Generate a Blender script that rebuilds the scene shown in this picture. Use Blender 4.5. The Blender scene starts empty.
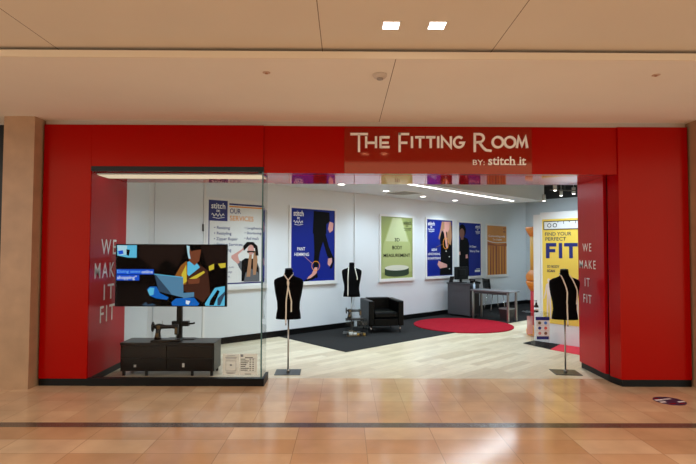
import bpy, bmesh, math, random
from mathutils import Vector, Matrix
random.seed(7)
PI = math.pi
SC = bpy.context.scene
COL = SC.collection

# ------------------------------------------------------------------ camera
F = 500.0
CAM = Vector((0, 0, 1.6))
pit, yaw, rol = math.radians(2.06), math.radians(.34), math.radians(.2)
fw = Vector((math.sin(yaw)*math.cos(pit), math.cos(yaw)*math.cos(pit), math.sin(pit)))
r0 = Vector((math.cos(yaw), -math.sin(yaw), 0)); u0 = r0.cross(fw)
rt = math.cos(rol)*r0 + math.sin(rol)*u0
up = -math.sin(rol)*r0 + math.cos(rol)*u0
cd = bpy.data.cameras.new('camera'); cam = bpy.data.objects.new('camera', cd); COL.objects.link(cam)
cd.sensor_width = 36; cd.lens = F*36/696; cd.clip_start = .05; cd.clip_end = 200
M = Matrix((rt, up, -fw)).transposed().to_4x4(); M.translation = CAM
cam.matrix_world = M
SC.camera = cam

# measuring helpers: where a sight line meets a plane that stands in the place
def ray(px, py): return fw + rt*((px-348)/F) - up*((py-232)/F)
def at_y(px, py, Y):
    d = ray(px, py); return CAM + d*(Y/d.y)
def at_x(px, py, X):
    d = ray(px, py); return CAM + d*(X/d.x)
def on_z(px, py, Z=0.0):
    d = ray(px, py); return CAM + d*((Z-CAM.z)/d.z)
# the long wall of the shop runs aslant: origin W0, along WD, its face looking along WN
SL = .88
LN = math.hypot(1, SL)
WD = Vector((1/LN, SL/LN, 0)); WN = Vector((SL/LN, -1/LN, 0)); W0 = Vector((0, 10.36, 0))
WA = math.atan2(SL, 1)
def on_wall(px, py, off=0):
    d = ray(px, py); t = ((W0 + WN*off - CAM).dot(WN))/d.dot(WN); p = CAM + d*t
    return (p-W0).dot(WD), p.z
def wp(s, off=0, z=0): return W0 + WD*s + WN*off + Vector((0, 0, z))

# ------------------------------------------------------------------ materials
def lin(c): return tuple((x/12.92 if x <= .04045 else ((x+.055)/1.055)**2.4) for x in c)
def rgb(r, g, b): return lin((r/255, g/255, b/255)) + (1,)
def mat(name, col, rough=.5, metal=0, noise=0, nscale=8, emis=0, ecol=None, coat=0, spec=.5, bump=0, tint=None):
    m = bpy.data.materials.new(name); m.use_nodes = True
    nt = m.node_tree; b = nt.nodes['Principled BSDF']
    b.inputs['Base Color'].default_value = col
    b.inputs['Roughness'].default_value = rough; b.inputs['Metallic'].default_value = metal
    b.inputs['Specular IOR Level'].default_value = spec
    if tint: b.inputs['Specular Tint'].default_value = tint + (1,)
    b.inputs['Coat Weight'].default_value = coat; b.inputs['Coat Roughness'].default_value = .03
    if noise or bump:
        tc = nt.nodes.new('ShaderNodeTexCoord'); n = nt.nodes.new('ShaderNodeTexNoise')
        n.inputs['Scale'].default_value = nscale; n.inputs['Detail'].default_value = 4
        nt.links.new(tc.outputs['Object'], n.inputs['Vector'])
        if noise:
            mx = nt.nodes.new('ShaderNodeMix'); mx.data_type = 'RGBA'
            k = 1-noise
            mx.inputs['A'].default_value = (col[0]*k, col[1]*k, col[2]*k, 1)
            k = 1+noise
            mx.inputs['B'].default_value = (min(1, col[0]*k), min(1, col[1]*k), min(1, col[2]*k), 1)
            nt.links.new(n.outputs['Fac'], mx.inputs['Factor'])
            nt.links.new(mx.outputs['Result'], b.inputs['Base Color'])
        if bump:
            bp = nt.nodes.new('ShaderNodeBump'); bp.inputs['Strength'].default_value = bump; bp.inputs['Distance'].default_value = .01
            nt.links.new(n.outputs['Fac'], bp.inputs['Height']); nt.links.new(bp.outputs['Normal'], b.inputs['Normal'])
    if emis:
        b.inputs['Emission Color'].default_value = ecol or col
        b.inputs['Emission Strength'].default_value = emis
    return m
def brick_mat(name, c1, c2, mortar, w, h, off=(0, 0), rot=0, offset=0, msize=.002, rough=.15, noise=.1, nscale=6, grain=None, spec=.5):
    m = bpy.data.materials.new(name); m.use_nodes = True
    nt = m.node_tree; b = nt.nodes['Principled BSDF']; L = nt.links.new
    tc = nt.nodes.new('ShaderNodeTexCoord'); mp = nt.nodes.new('ShaderNodeMapping'); mp.vector_type = 'TEXTURE'
    mp.inputs['Location'].default_value = (off[0], off[1], 0); mp.inputs['Rotation'].default_value = (0, 0, rot)
    L(tc.outputs['Object'], mp.inputs['Vector'])
    br = nt.nodes.new('ShaderNodeTexBrick'); br.offset = offset; br.squash = 1
    br.inputs['Scale'].default_value = 1; br.inputs['Brick Width'].default_value = w; br.inputs['Row Height'].default_value = h
    br.inputs['Mortar Size'].default_value = msize; br.inputs['Mortar Smooth'].default_value = .3
    br.inputs['Color1'].default_value = c1; br.inputs['Color2'].default_value = c2; br.inputs['Mortar'].default_value = mortar
    L(mp.outputs['Vector'], br.inputs['Vector'])
    n = nt.nodes.new('ShaderNodeTexNoise'); n.inputs['Scale'].default_value = nscale; n.inputs['Detail'].default_value = 6
    if grain:
        m2 = nt.nodes.new('ShaderNodeMapping'); m2.inputs['Scale'].default_value = grain
        L(mp.outputs['Vector'], m2.inputs['Vector']); L(m2.outputs['Vector'], n.inputs['Vector'])
    else: L(tc.outputs['Object'], n.inputs['Vector'])
    mr = nt.nodes.new('ShaderNodeMapRange'); mr.inputs['From Min'].default_value = .3; mr.inputs['From Max'].default_value = .7
    mr.inputs['To Min'].default_value = 1-noise; mr.inputs['To Max'].default_value = 1+noise
    L(n.outputs['Fac'], mr.inputs['Value'])
    vm = nt.nodes.new('ShaderNodeVectorMath'); vm.operation = 'SCALE'
    L(br.outputs['Color'], vm.inputs[0]); L(mr.outputs['Result'], vm.inputs['Scale'])
    L(vm.outputs['Vector'], b.inputs['Base Color'])
    b.inputs['Roughness'].default_value = rough; b.inputs['Specular IOR Level'].default_value = spec
    return m
def seam_mat(name, col, seams, seamcol, wd=.006, rough=.7, noise=.04):
    """painted board with fine joints along Y at the given X positions"""
    m = mat(name, col, rough, noise=noise, nscale=1.5); nt = m.node_tree; b = nt.nodes['Principled BSDF']; L = nt.links.new
    src = b.inputs['Base Color'].links[0].from_socket
    tc = nt.nodes.new('ShaderNodeTexCoord'); sx = nt.nodes.new('ShaderNodeSeparateXYZ'); L(tc.outputs['Object'], sx.inputs[0])
    for s in seams:
        c = nt.nodes.new('ShaderNodeMath'); c.operation = 'COMPARE'
        L(sx.outputs['X'], c.inputs[0]); c.inputs[1].default_value = s; c.inputs[2].default_value = wd/2
        mx = nt.nodes.new('ShaderNodeMix'); mx.data_type = 'RGBA'; mx.inputs['B'].default_value = seamcol
        L(c.outputs[0], mx.inputs['Factor']); L(src, mx.inputs['A']); src = mx.outputs['Result']
    L(src, b.inputs['Base Color'])
    return m
def glass_mat(name, tint, refl=1.45, rough=0):
    m = bpy.data.materials.new(name); m.use_nodes = True; nt = m.node_tree; nt.nodes.remove(nt.nodes['Principled BSDF'])
    out = nt.nodes['Material Output']; L = nt.links.new
    t = nt.nodes.new('ShaderNodeBsdfTransparent'); t.inputs['Color'].default_value = tint
    g = nt.nodes.new('ShaderNodeBsdfGlossy'); g.inputs['Roughness'].default_value = rough
    f = nt.nodes.new('ShaderNodeFresnel'); f.inputs['IOR'].default_value = refl
    mx = nt.nodes.new('ShaderNodeMixShader')
    ge = nt.nodes.new('ShaderNodeNewGeometry'); sb = nt.nodes.new('ShaderNodeMath'); sb.operation = 'SUBTRACT'; sb.inputs[0].default_value = 1
    L(ge.outputs['Backfacing'], sb.inputs[1]); mu = nt.nodes.new('ShaderNodeMath'); mu.operation = 'MULTIPLY'; L(f.outputs[0], mu.inputs[0]); L(sb.outputs[0], mu.inputs[1])
    L(mu.outputs[0], mx.inputs[0]); L(t.outputs[0], mx.inputs[1]); L(g.outputs[0], mx.inputs[2]); L(mx.outputs[0], out.inputs[0])
    return m
def emit_mat(name, col, s):
    m = bpy.data.materials.new(name); m.use_nodes = True; nt = m.node_tree; nt.nodes.remove(nt.nodes['Principled BSDF'])
    e = nt.nodes.new('ShaderNodeEmission'); e.inputs['Color'].default_value = col; e.inputs['Strength'].default_value = s
    nt.links.new(e.outputs[0], nt.nodes['Material Output'].inputs[0]); return m
def veil_mat(name, col, a):
    m = mat(name, col, .6); m.node_tree.nodes['Principled BSDF'].inputs['Alpha'].default_value = a; return m

RED = mat('red_laminate', rgb(160, 0, 1), .2, noise=.03, nscale=2, spec=.3, tint=(1, .4, .22))
REDG = mat('red_gloss_panel', rgb(134, 0, 3), .06, spec=1, tint=(1, .42, .22))
REDSIDE = mat('red_vinyl', rgb(182, 12, 24), .28, spec=.2, tint=(1, .5, .5))
REDU = mat('red_gloss_soffit', rgb(186, 14, 26), .05, spec=.45, tint=(1, .6, .6))
BLACK = mat('black_kick', rgb(9, 9, 9), .4, spec=.2)
BLKM = mat('black_metal', rgb(16, 16, 17), .35, metal=.4)
FORM = mat('black_jersey', rgb(9, 9, 11), .9, noise=.2, nscale=60, spec=.06)
LEATH = mat('black_leather', rgb(5, 5, 5), .33, noise=.15, nscale=14, bump=.15, spec=.14)
CHROME = mat('chrome', rgb(205, 200, 195), .18, metal=1)
STEEL = mat('brushed_steel', rgb(170, 166, 160), .3, metal=1)
STONE = brick_mat('limestone', rgb(176, 142, 110), rgb(164, 130, 100), rgb(144, 112, 84), 3, .93, (0, 0), 0, 0, .004, .4, .1, 5)
PAINT = mat('white_wall_paint', rgb(222, 225, 228), .6, noise=.015, nscale=2)
WHITE = mat('white_plastic', rgb(232, 230, 228), .45)
CEILW = mat('white_ceiling_paint', rgb(224, 228, 234), .8)
DARKC = mat('dark_open_ceiling', rgb(58, 57, 58), .8)
LETTER = mat('letter_white', rgb(248, 246, 244), .5)
NAVY = mat('navy_print', rgb(28, 40, 112), .35)
BLUEP = mat('royal_blue_print', rgb(14, 34, 132), .5, spec=.2)
ORANGE = mat('orange_print', rgb(236, 150, 36), .4)
YEL = mat('yellow_print', rgb(238, 202, 84), .45)
SKIN = mat('skin_print', rgb(220, 160, 150), .4)
SKIND = mat('brown_skin_print', rgb(120, 74, 56), .4)
HAIRB = mat('blonde_hair_print', rgb(178, 130, 96), .4)
INK = mat('black_print', rgb(9, 9, 11), .6, spec=.1)
INKG = mat('grey_print', rgb(96, 98, 104), .5)
PALE = mat('pale_print', rgb(226, 224, 222), .4)
GREENP = mat('olive_print', rgb(150, 160, 94), .4)
GREENL = mat('pale_green_print', rgb(192, 198, 150), .4)
GREEND = mat('dark_green_print', rgb(38, 58, 38), .4)
WOODO = mat('orange_wood', rgb(220, 132, 40), .4, noise=.12, nscale=20)
CHAR = mat('charcoal_laminate', rgb(74, 73, 77), .5, noise=.08, nscale=30)
CARPET = mat('dark_carpet', rgb(38, 36, 35), .95, noise=.25, nscale=120, spec=.1)
RUGM = mat('red_rug', rgb(142, 14, 30), .95, noise=.22, nscale=24, spec=.1, bump=.5)
GLASS = glass_mat('shop_glass', (.91, .92, .915, 1), 1.22)
GEDGE = mat('glass_edge', rgb(70, 104, 104), .15)
ACRY = glass_mat('clear_acrylic', (.955, .965, .965, 1), 1.3)
IRON = mat('black_japanned_iron', rgb(24, 21, 18), .3, noise=.2, nscale=30)
GOLD = mat('gold_decal', rgb(104, 82, 48), .5)
TAPE = mat('tape_cream', rgb(226, 222, 210), .6, noise=.15, nscale=90)

# ------------------------------------------------------------------ mesh builder
class MB:
    def __init__(s): s.bm = bmesh.new(); s.mats = []
    def mi(s, m):
        if m is None: return 0
        if m not in s.mats: s.mats.append(m)
        return s.mats.index(m)
    def faces(s, vs, fs, m=None, smooth=False):
        k = s.mi(m); v = [s.bm.verts.new(p) for p in vs]; out = []
        for f in fs:
            try: q = s.bm.faces.new([v[i] for i in f])
            except ValueError: continue
            q.material_index = k; q.smooth = smooth; out.append(q)
        return v, out
    def box(s, x0, x1, y0, y1, z0, z1, m=None, bev=0, mtx=None):
        vs = [Vector((x, y, z)) for x in (x0, x1) for y in (y0, y1) for z in (z0, z1)]
        if mtx: vs = [mtx @ v for v in vs]
        v, f = s.faces(vs, [(0, 1, 3, 2), (4, 6, 7, 5), (0, 4, 5, 1), (2, 3, 7, 6), (0, 2, 6, 4), (1, 5, 7, 3)], m)
        if bev:
            es = list({e for q in f for e in q.edges})
            r = bmesh.ops.bevel(s.bm, geom=es, offset=bev, segments=2, profile=.5, affect='EDGES')
            k = s.mi(m)
            for q in r['faces']: q.material_index = k
        return s
    def loft(s, rings, m=None, cap=True, smooth=True, closed=True):
        k = s.mi(m); R = [[s.bm.verts.new(p) for p in r] for r in rings]; n = len(R[0])
        for a, b in zip(R, R[1:]):
            for i in range(n if closed else n-1):
                j = (i+1) % n
                q = s.bm.faces.new((a[i], a[j], b[j], b[i])); q.material_index = k; q.smooth = smooth
        if cap and closed:
            for r in (R[0], R[-1]):
                q = s.bm.faces.new(r); q.material_index = k
        return s
    def lathe(s, prof, m=None, c=(0, 0), n=24, axis='Z', smooth=True):
        rings = []
        for r, z in prof:
            ring = []
            for i in range(n):
                a = 2*PI*i/n; x, y = r*math.cos(a), r*math.sin(a)
                if axis == 'Z': ring.append(Vector((c[0]+x, c[1]+y, z)))
                elif axis == 'X': ring.append(Vector((z, c[0]+x, c[1]+y)))
                else: ring.append(Vector((c[0]+x, z, c[1]+y)))
            rings.append(ring)
        return s.loft(rings, m, smooth=smooth)
    def tube(s, pts, r, m=None, n=8):
        pts = [Vector(p) for p in pts]; rings = []
        rr = r if isinstance(r, (list, tuple)) else [r]*len(pts)
        ref = None
        for i, p in enumerate(pts):
            t = (pts[min(i+1, len(pts)-1)] - pts[max(i-1, 0)]).normalized()
            if ref is None: ref = Vector((0, 0, 1)) if abs(t.z) < .9 else Vector((1, 0, 0))
            a = t.cross(ref).normalized(); b = a.cross(t).normalized(); ref = b
            rings.append([p + (a*math.cos(2*PI*k/n) + b*math.sin(2*PI*k/n))*rr[i] for k in range(n)])
        return s.loft(rings, m)
    def ring(s, c, R, r, m=None, axis='X', n=24, k=8):
        rings = []
        for i in range(n+1):
            a = 2*PI*i/n; rg = []
            for j in range(k):
                b = 2*PI*j/k; d = R + r*math.cos(b); h = r*math.sin(b)
                if axis == 'X': rg.append(Vector((c[0]+h, c[1]+d*math.cos(a), c[2]+d*math.sin(a))))
                elif axis == 'Y': rg.append(Vector((c[0]+d*math.cos(a), c[1]+h, c[2]+d*math.sin(a))))
                else: rg.append(Vector((c[0]+d*math.cos(a), c[1]+d*math.sin(a), c[2]+h)))
            rings.append(rg)
        return s.loft(rings, m, cap=False)
    def prism(s, pts, y0, y1, m=None):
        """outline in X,Z pushed through Y"""
        n = len(pts); vs = [Vector((x, y0, z)) for x, z in pts] + [Vector((x, y1, z)) for x, z in pts]
        s.faces(vs, [tuple(range(n)), tuple(range(2*n-1, n-1, -1))] + [(i, i+n, (i+1) % n+n, (i+1) % n) for i in range(n)], m); return s
    def slab(s, pts, z0, z1, m=None):
        n = len(pts); vs = [Vector((p[0], p[1], z0)) for p in pts] + [Vector((p[0], p[1], z1)) for p in pts]
        s.faces(vs, [tuple(range(n-1, -1, -1)), tuple(range(n, 2*n))] + [(i, (i+1) % n, (i+1) % n+n, i+n) for i in range(n)], m); return s
    def flat(s, pts, y, m):
        s.faces([Vector((x, y, z)) for x, z in pts], [tuple(range(len(pts)))], m); return s
    def build(s, name, m=None, parent=None, recalc=True, smooth_angle=None):
        if recalc: bmesh.ops.recalc_face_normals(s.bm, faces=s.bm.faces)
        me = bpy.data.meshes.new(name); s.bm.to_mesh(me); s.bm.free()
        if m is not None and not s.mats: me.materials.append(m)
        for q in s.mats: me.materials.append(q)
        o = bpy.data.objects.new(name, me); COL.objects.link(o)
        if parent is not None: o.parent = parent
        return o
def tag(o, label, cat=None, group=None, kind=None):
    o['label'] = label
    if cat: o['category'] = cat
    if group: o['group'] = group
    if kind: o['kind'] = kind
    return o
def thing(name, label, cat, loc=(0, 0, 0), rz=0, group=None):
    o = bpy.data.objects.new(name, None); COL.objects.link(o); o.empty_display_size = .1
    o.location = loc; o.rotation_euler = (0, 0, rz)
    return tag(o, label, cat, group)
def struct(mb, name, m, label, cat, parent=None):
    o = mb.build(name, m, parent); o['kind'] = 'structure'
    if parent is None: tag(o, label, cat)
    return o
def dup(root, loc, rz, label, group=None):
    r = root.copy(); COL.objects.link(r); r.location = loc; r.rotation_euler = (0, 0, rz); r['label'] = label
    if group: r['group'] = group
    for ch in root.children:
        c = ch.copy(); COL.objects.link(c); c.parent = r
        for g in ch.children:
            d = g.copy(); COL.objects.link(d); d.parent = c
    return r
def text(name, body, x0, x1, z0, z1, y, m, parent, bold=.0, align='LEFT', depth=.001, keep=False, spacing=1, line=1.0):
    """lettering fitted in the X,Z box, standing on the plane Y = y and facing -Y"""
    cu = bpy.data.curves.new('lettering', 'FONT'); cu.body = body; cu.size = 1; cu.offset = bold; cu.extrude = 0
    cu.align_x = align; cu.space_character = spacing; cu.space_line = line; cu.resolution_u = 3
    t = bpy.data.objects.new('lettering', cu); COL.objects.link(t)
    dg = bpy.context.evaluated_depsgraph_get(); me = bpy.data.meshes.new_from_object(t.evaluated_get(dg))
    bpy.data.objects.remove(t); bpy.data.curves.remove(cu)
    xs = [v.co.x for v in me.vertices]; ys = [v.co.y for v in me.vertices]
    sx = (x1-x0)/(max(xs)-min(xs)); sy = (z1-z0)/(max(ys)-min(ys)); bx, by = min(xs), min(ys)
    for v in me.vertices: v.co = Vector((x0+(v.co.x-bx)*sx, y, z0+(v.co.y-by)*sy))
    me.materials.clear(); me.materials.append(m)
    for p in me.polygons: p.material_index = 0
    me.name = name
    o = bpy.data.objects.new(name, me); COL.objects.link(o)
    if parent is not None: o.parent = parent
    return o
def stroke(mb, pts, w, y0, y1, m=None, closed=False):
    """a bar of width w following points in X,Z, raised from y1 to y0"""
    P = [Vector((p[0], 0, p[1])) for p in pts]; n = len(P); Lf, Rg = [], []
    for i in range(n):
        a = P[i-1] if (i or closed) else None; b = P[(i+1) % n] if (i < n-1 or closed) else None
        d1 = (P[i]-a).normalized() if a is not None else None; d2 = (b-P[i]).normalized() if b is not None else None
        d = ((d1 if d1 else d2) + (d2 if d2 else d1))
        d = d.normalized() if d.length > 1e-6 else (d1 or d2)
        nn = Vector((-d.z, 0, d.x)); k = 1.0
        if d1 and d2: k = min(2.2, 1/max(.3, nn.dot(Vector((-d1.z, 0, d1.x)))))
        Lf.append(P[i]+nn*w/2*k); Rg.append(P[i]-nn*w/2*k)
    m_ = n if closed else n-1
    for i in range(m_):
        j = (i+1) % n
        q = [Lf[i], Lf[j], Rg[j], Rg[i]]
        mb.prism([(v.x, v.z) for v in q], y0, y1, m)

# ------------------------------------------------------------------ the setting: mall side
YF = 5.93                      # front plane of the shopfront
YS = 3.97                      # front edge of the lower ceiling
ZS = 3.14                      # underside of the lower ceiling
ZU = 3.225                     # upper ceiling
XL, XR = -3.02, 3.23           # inner faces of the entrance returns
XLO, XRO = -3.585, 4.10        # outer edges of the red front
YB = 6.91                      # depth of the returns
ZH = 2.515                     # underside of the header
ZK = .083

TILE1 = brick_mat('polished_stone_tiles', rgb(206, 172, 138), rgb(186, 142, 104), rgb(150, 118, 88), .585, .29, (.179, 4.57), 0, 0, .003, .15, .14, 2.5, spec=.42)
TILE2 = brick_mat('polished_stone_small_tiles', rgb(198, 160, 124), rgb(210, 178, 142), rgb(168, 132, 98), .2925, .33, (.03, 4.69), 0, 0, .0025, .15, .14, 2.5, spec=.42)
STRIP = mat('dark_granite', rgb(92, 76, 66), .2, noise=.3, nscale=60)
PLANK = brick_mat('light_oak_planks', rgb(216, 199, 170), rgb(190, 169, 139), rgb(160, 139, 111), 1.2, .13, (0, 0), WA, .37, .0012, .32, .12, 3, (1.5, 14, 1))
struct(MB().box(-9, 9, -8, 4.57, -.1, 0), 'floor_concourse', TILE1, 'polished beige stone tile floor of the mall in front of the shop', 'floor')
struct(MB().box(-9, 9, 4.69, 6.3, -.1, 0), 'floor_threshold', TILE2, 'smaller polished stone tiles between dark strip and shop entrance', 'floor')
struct(MB().box(-9, 9, 4.57, 4.69, -.1, .0005), 'trim_1', STRIP, 'dark granite strip across the mall floor', 'floor trim')
struct(MB().box(-9, 14, 6.3, 18, -.1, 0), 'floor_shop', PLANK, 'pale oak plank floor inside the shop', 'floor')

UPC = seam_mat('mall_ceiling_paint', rgb(222, 213, 200), [-2.34, -.19, 1.19, 3.3, -4.4], rgb(110, 88, 66))
SOF = seam_mat('mall_soffit_paint', rgb(238, 231, 222), [.405, -4.4], rgb(110, 88, 70))
FASC = mat('fascia_paint', rgb(236, 226, 206), .5)
struct(MB().box(-9, 9, 2.7, 4.6, ZU, ZU+.1), 'ceiling_upper', UPC, 'raised beige mall ceiling with two square downlights', 'ceiling')
struct(MB().box(-9, 9, YS+.012, 6.2, ZS, ZS+.05), 'ceiling_soffit', SOF, 'lower beige ceiling over the shopfront', 'ceiling')
struct(MB().box(-9, 9, YS, YS+.012, ZS, ZS+.057), 'trim_2', FASC, 'pale edge strip of the lower ceiling', 'ceiling trim')
struct(MB().box(-9, 9, 4.14, 4.18, ZS+.05, ZU), 'trim_3', BLKM, 'black shadow gap above the pale ceiling edge', 'ceiling trim')
struct(MB().box(XLO, XRO, YF+.03, YF+.08, 3.075, ZS), 'trim_4', mat('grey_bead', rgb(186, 178, 168), .6), 'pale bead between red header and ceiling', 'ceiling trim')
struct(MB().box(-9, 9, -8.1, -8, 0, 4), 'wall_opposite', STONE, 'stone wall across the mall behind the viewer', 'wall')
# stone piers
struct(MB().box(-3.96, -3.605, 5.776, 7, 0, ZS), 'wall_pier_left', STONE, 'beige limestone pier left of the red front', 'pier')
struct(MB().box(4.125, 4.7, 5.776, 7, 0, ZS), 'wall_pier_right', STONE, 'beige limestone pier right of the red front', 'pier')
struct(MB().box(-9, -3.96, 6.2, 6.3, 0, ZS), 'wall_left_neighbour', BLKM, 'dark shopfront beyond the left pier', 'wall')
struct(MB().box(4.7, 9, 6.2, 6.3, 0, ZS), 'wall_right_neighbour', BLKM, 'dark shopfront beyond the right pier', 'wall')

# ------------------------------------------------------------------ the red shopfront
ZT = 3.085
o = struct(MB().box(XLO, XL, YF, YB, ZK, ZT, bev=.004), 'wall_front_left', RED, 'red laminate pilaster at the left end of the shopfront', 'shopfront')
struct(MB().box(XLO+.005, XL-.003, YF+.006, YB, 0, ZK), 'trim_5', BLACK, 'black kick strip under the left red pilaster', 'baseboard')
XC = XR+.035
c = MB(); c.box(XC, XRO, YF, YF+.19, ZK, ZT)
c.faces([Vector(p) for p in ((XR, YF+.19, ZK), (XC, YF, ZK), (XC, YF+.19, ZK), (XR, YF+.19, ZT), (XC, YF, ZT), (XC, YF+.19, ZT))], [(0, 1, 2), (3, 5, 4), (0, 3, 4, 1), (0, 2, 5, 3), (1, 4, 5, 2)])
struct(c, 'wall_front_right', RED, 'red laminate pilaster at the right end of the shopfront', 'shopfront')
c = MB().box(XR, XRO, YF+.48, YB, ZK, ZT).box(XR-.012, XRO, YF+.27, YF+.48, ZK, ZT, bev=.004)
struct(c, 'wall_return_right', REDSIDE, 'red return wall at the right of the entrance', 'shopfront')
struct(MB().box(XR+.03, XRO, YF+.19, YF+.27, ZK, ZT), 'trim_6', BLACK, 'black grille slot in the right return', 'shopfront trim')
struct(MB().box(XR+.02, XRO-.005, YF+.25, YB-.01, 0, ZK).box(XC+.012, XRO-.005, YF+.006, YF+.25, 0, ZK)
       .slab([(XR+.012, YF+.25), (XC+.012, YF+.006), (XC+.012, YF+.25)], 0, ZK), 'trim_7', BLACK, 'black kick strip under the right red pilaster', 'baseboard')
XG = -.975                     # corner of the window
struct(MB().box(XL, XG, YF, YF+.12, 2.585, ZT, bev=.003), 'wall_header_left', RED, 'red header above the display window', 'shopfront')
struct(MB().box(XG, XC, YF+.02, YF+.14, ZH, ZT, bev=.003), 'wall_header_middle', RED, 'red header above the shop entrance', 'shopfront')
struct(MB().box(XL, XG, YF+.12, YB, ZH+.01, ZT).box(XG, XR, YF+.14, YF+.17, ZH, ZT).box(XG, XR, YF+.185, YB, ZH, ZT), 'ceiling_header', REDU, 'glossy red underside of the header', 'shopfront')
struct(MB().box(XL, XL+.002, YF+.02, YB, ZK, ZH), 'wall_return_left', REDSIDE, 'red return wall behind the display window', 'shopfront')

# ------------------------------------------------------------------ display window
w = MB().box(XL, XG, YF+.01, YF+.022, ZK, 2.53)
win = struct(w, 'window_1', GLASS, 'clear glass display window at the left of the entrance', 'window')
GS = .34
struct(MB().box(XG-.012, XG, YF+.024, YF+GS, ZK, ZH), 'window_side_pane', GLASS, '', '', win)
struct(MB().box(XG-.014, XG+.002, YF+.004, YF+.024, ZK, 2.53), 'window_glass_edge', GEDGE, '', '', win)
struct(MB().box(XL, XG+.004, YF-.002, YF+.05, 2.53, 2.585), 'window_head_frame', BLKM, '', '', win)
struct(MB().box(XL, XG, YF-.004, YF+.07, 0, ZK+.004).box(XG, XG+.03, YF-.004, YF+GS, 0, ZK+.004), 'window_sill', BLACK, '', '', win)
struct(MB().box(XG-.07, XG+.004, YF+.05, YF+.09, 2.515, 2.585), 'window_clamp', BLKM, '', '', win)
GLOWB = emit_mat('warm_band_glow', (1, .8, .55, 1), .85)  # glow stands in for light on the header underside behind the glass
t = thing('glow_band', 'added warm glowing band for the brightness along the top inside the display window', 'light', (XL+.02, YF+.1, ZH-.002))
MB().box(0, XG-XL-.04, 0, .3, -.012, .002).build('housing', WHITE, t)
MB().box(.005, XG-XL-.045, .006, .294, -.018, -.012).build('diffuser', GLOWB, t)

# notices on the glass
VEIL = veil_mat('frosted_vinyl', rgb(225, 222, 212), .38)
def notice(x0, x1, y0, y1, label, lines):
    a = at_y(x0, y0, YF); b = at_y(x1, y1, YF)
    t = thing('window_notice', label, 'notice', (a.x, YF+.009, b.z)); w = b.x-a.x; h = a.z-b.z
    MB().box(0, w, -.002, 0, 0, h).build('vinyl_sheet', VEIL, t)
    lines(t, w, h)
def n1(t, w, h):
    m = MB()
    stroke(m, [(w*.2, h*.22), (w*.8, h*.22), (w*.8, h*.68), (w*.2, h*.68)], .004, -.003, -.002, INKG, True)
    m.box(w*.44, w*.56, -.003, -.002, h*.44, h*.52, INKG)
    for z, a in ((.76, .6), (.82, .7), (.9, .5), (.14, .6), (.08, .5)): m.box(w*(.5-a/2), w*(.5+a/2), -.003, -.002, h*z, h*z+.006, INKG)
    m.build('printed_lines', None, t)
def n2(t, w, h):
    m = MB(); m.box(w*.06, w*.2, -.003, -.002, h*.86, h*.97, INKG); m.box(w*.3, w*.75, -.003, -.002, h*.82, h*.85, INK)
    for i in range(7):
        z = h*(.74-.085*i); m.box(w*.06, w*(.32+.07*((i*3) % 4)), -.003, -.002, z, z+.008, INK)
        m.box(w*.56, w*.66, -.003, -.002, z, z+.008, INK); m.box(w*.72, w*.82, -.003, -.002, z, z+.008, INK)
    stroke(m, [(w*.32, h*.17), (w*.92, h*.17), (w*.92, h*.79), (w*.32, h*.79)], .003, -.003, -.002, INKG, True)
    m.box(w*.3, w*.66, -.003, -.002, h*.05, h*.08, INK); m.build('printed_lines', None, t)
notice(222.5, 239, 354, 375.6, 'white vinyl notice with a framed square, low on the display window', n1)
notice(239.6, 257, 354, 375.6, 'opening hours list on vinyl, low on the display window beside the glass corner', n2)

# ------------------------------------------------------------------ shop sign
YP = YF+.012
a = at_y(344.5, 124, YP); b = at_y(532, 171.5, YP)
sign = thing('shop_sign', 'glossy dark red sign panel with pale raised shop name over the entrance', 'sign', (0, YP, 0))
MB().box(a.x, b.x, 0, .012, ZH-.002, ZT-.02, bev=.002).build('sign_panel', REDG, sign)
def sp(X, Y):
    p = at_y(340+X/3.48, 120+Y/3.48, YP); return (p.x, p.z)
def arc(cx, cy, rx, ry, a0, a1, n=16): return [(cx+rx*math.cos(math.radians(a0+(a1-a0)*i/n)), cy+ry*math.sin(math.radians(a0+(a1-a0)*i/n))) for i in range(n+1)]
letters = [
    [[(36, 50), (97, 50)], [(66, 50), (66, 112)]],
    [[(91, 58), (91, 98)], [(125, 58), (125, 98)], [(91, 80), (125, 80)]],
    [[(141, 58), (141, 98)], [(141, 61), (172, 61)], [(141, 80), (169, 80)], [(141, 95), (172, 95)]],
    [[(207, 46), (207, 112)], [(203, 50), (240, 50)], [(207, 80), (234, 80)]],
    [[(250, 58), (250, 98)]],
    [[(261, 61), (294, 61)], [(278, 61), (278, 98)]],
    [[(299, 61), (331, 61)], [(315, 61), (315, 98)]],
    [[(341, 58), (341, 98)]],
    [[(354, 98), (354, 60), (385, 96), (385, 58)]],
    [arc(413, 78, 17, 18, -48, -330, 18) + [(430, 80), (414, 80)]],
    [[(468, 46), (468, 112)], [(468, 50), (484, 50)] + arc(484, 64, 15, 14, -70, 90, 8) + [(468, 79)], [(484, 79), (497, 97), (508, 106), (526, 108)]],
    [arc(548, 78, 18, 18, 0, 360, 24)],
    [arc(590, 78, 18, 18, 0, 360, 24)],
    [[(614, 98), (620, 60), (632, 90), (644, 60), (650, 98)]]]
for g in letters:
    m = MB()
    for s in g: stroke(m, [sp(*p) for p in s], .026, -.022, .001)
    m.build('letter', LETTER, sign)
x0, z0 = sp(462, 157); x1, z1 = sp(503, 139)
text('tagline', 'BY:', x0, x1, z0, z1, -.006, LETTER, sign)
x0, z0 = sp(515, 157); x1, z1 = sp(647, 127)
tg = text('tagline', 'stitch it', x0, x1, z0, z1, -.006, LETTER, sign, bold=.018)
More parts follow.
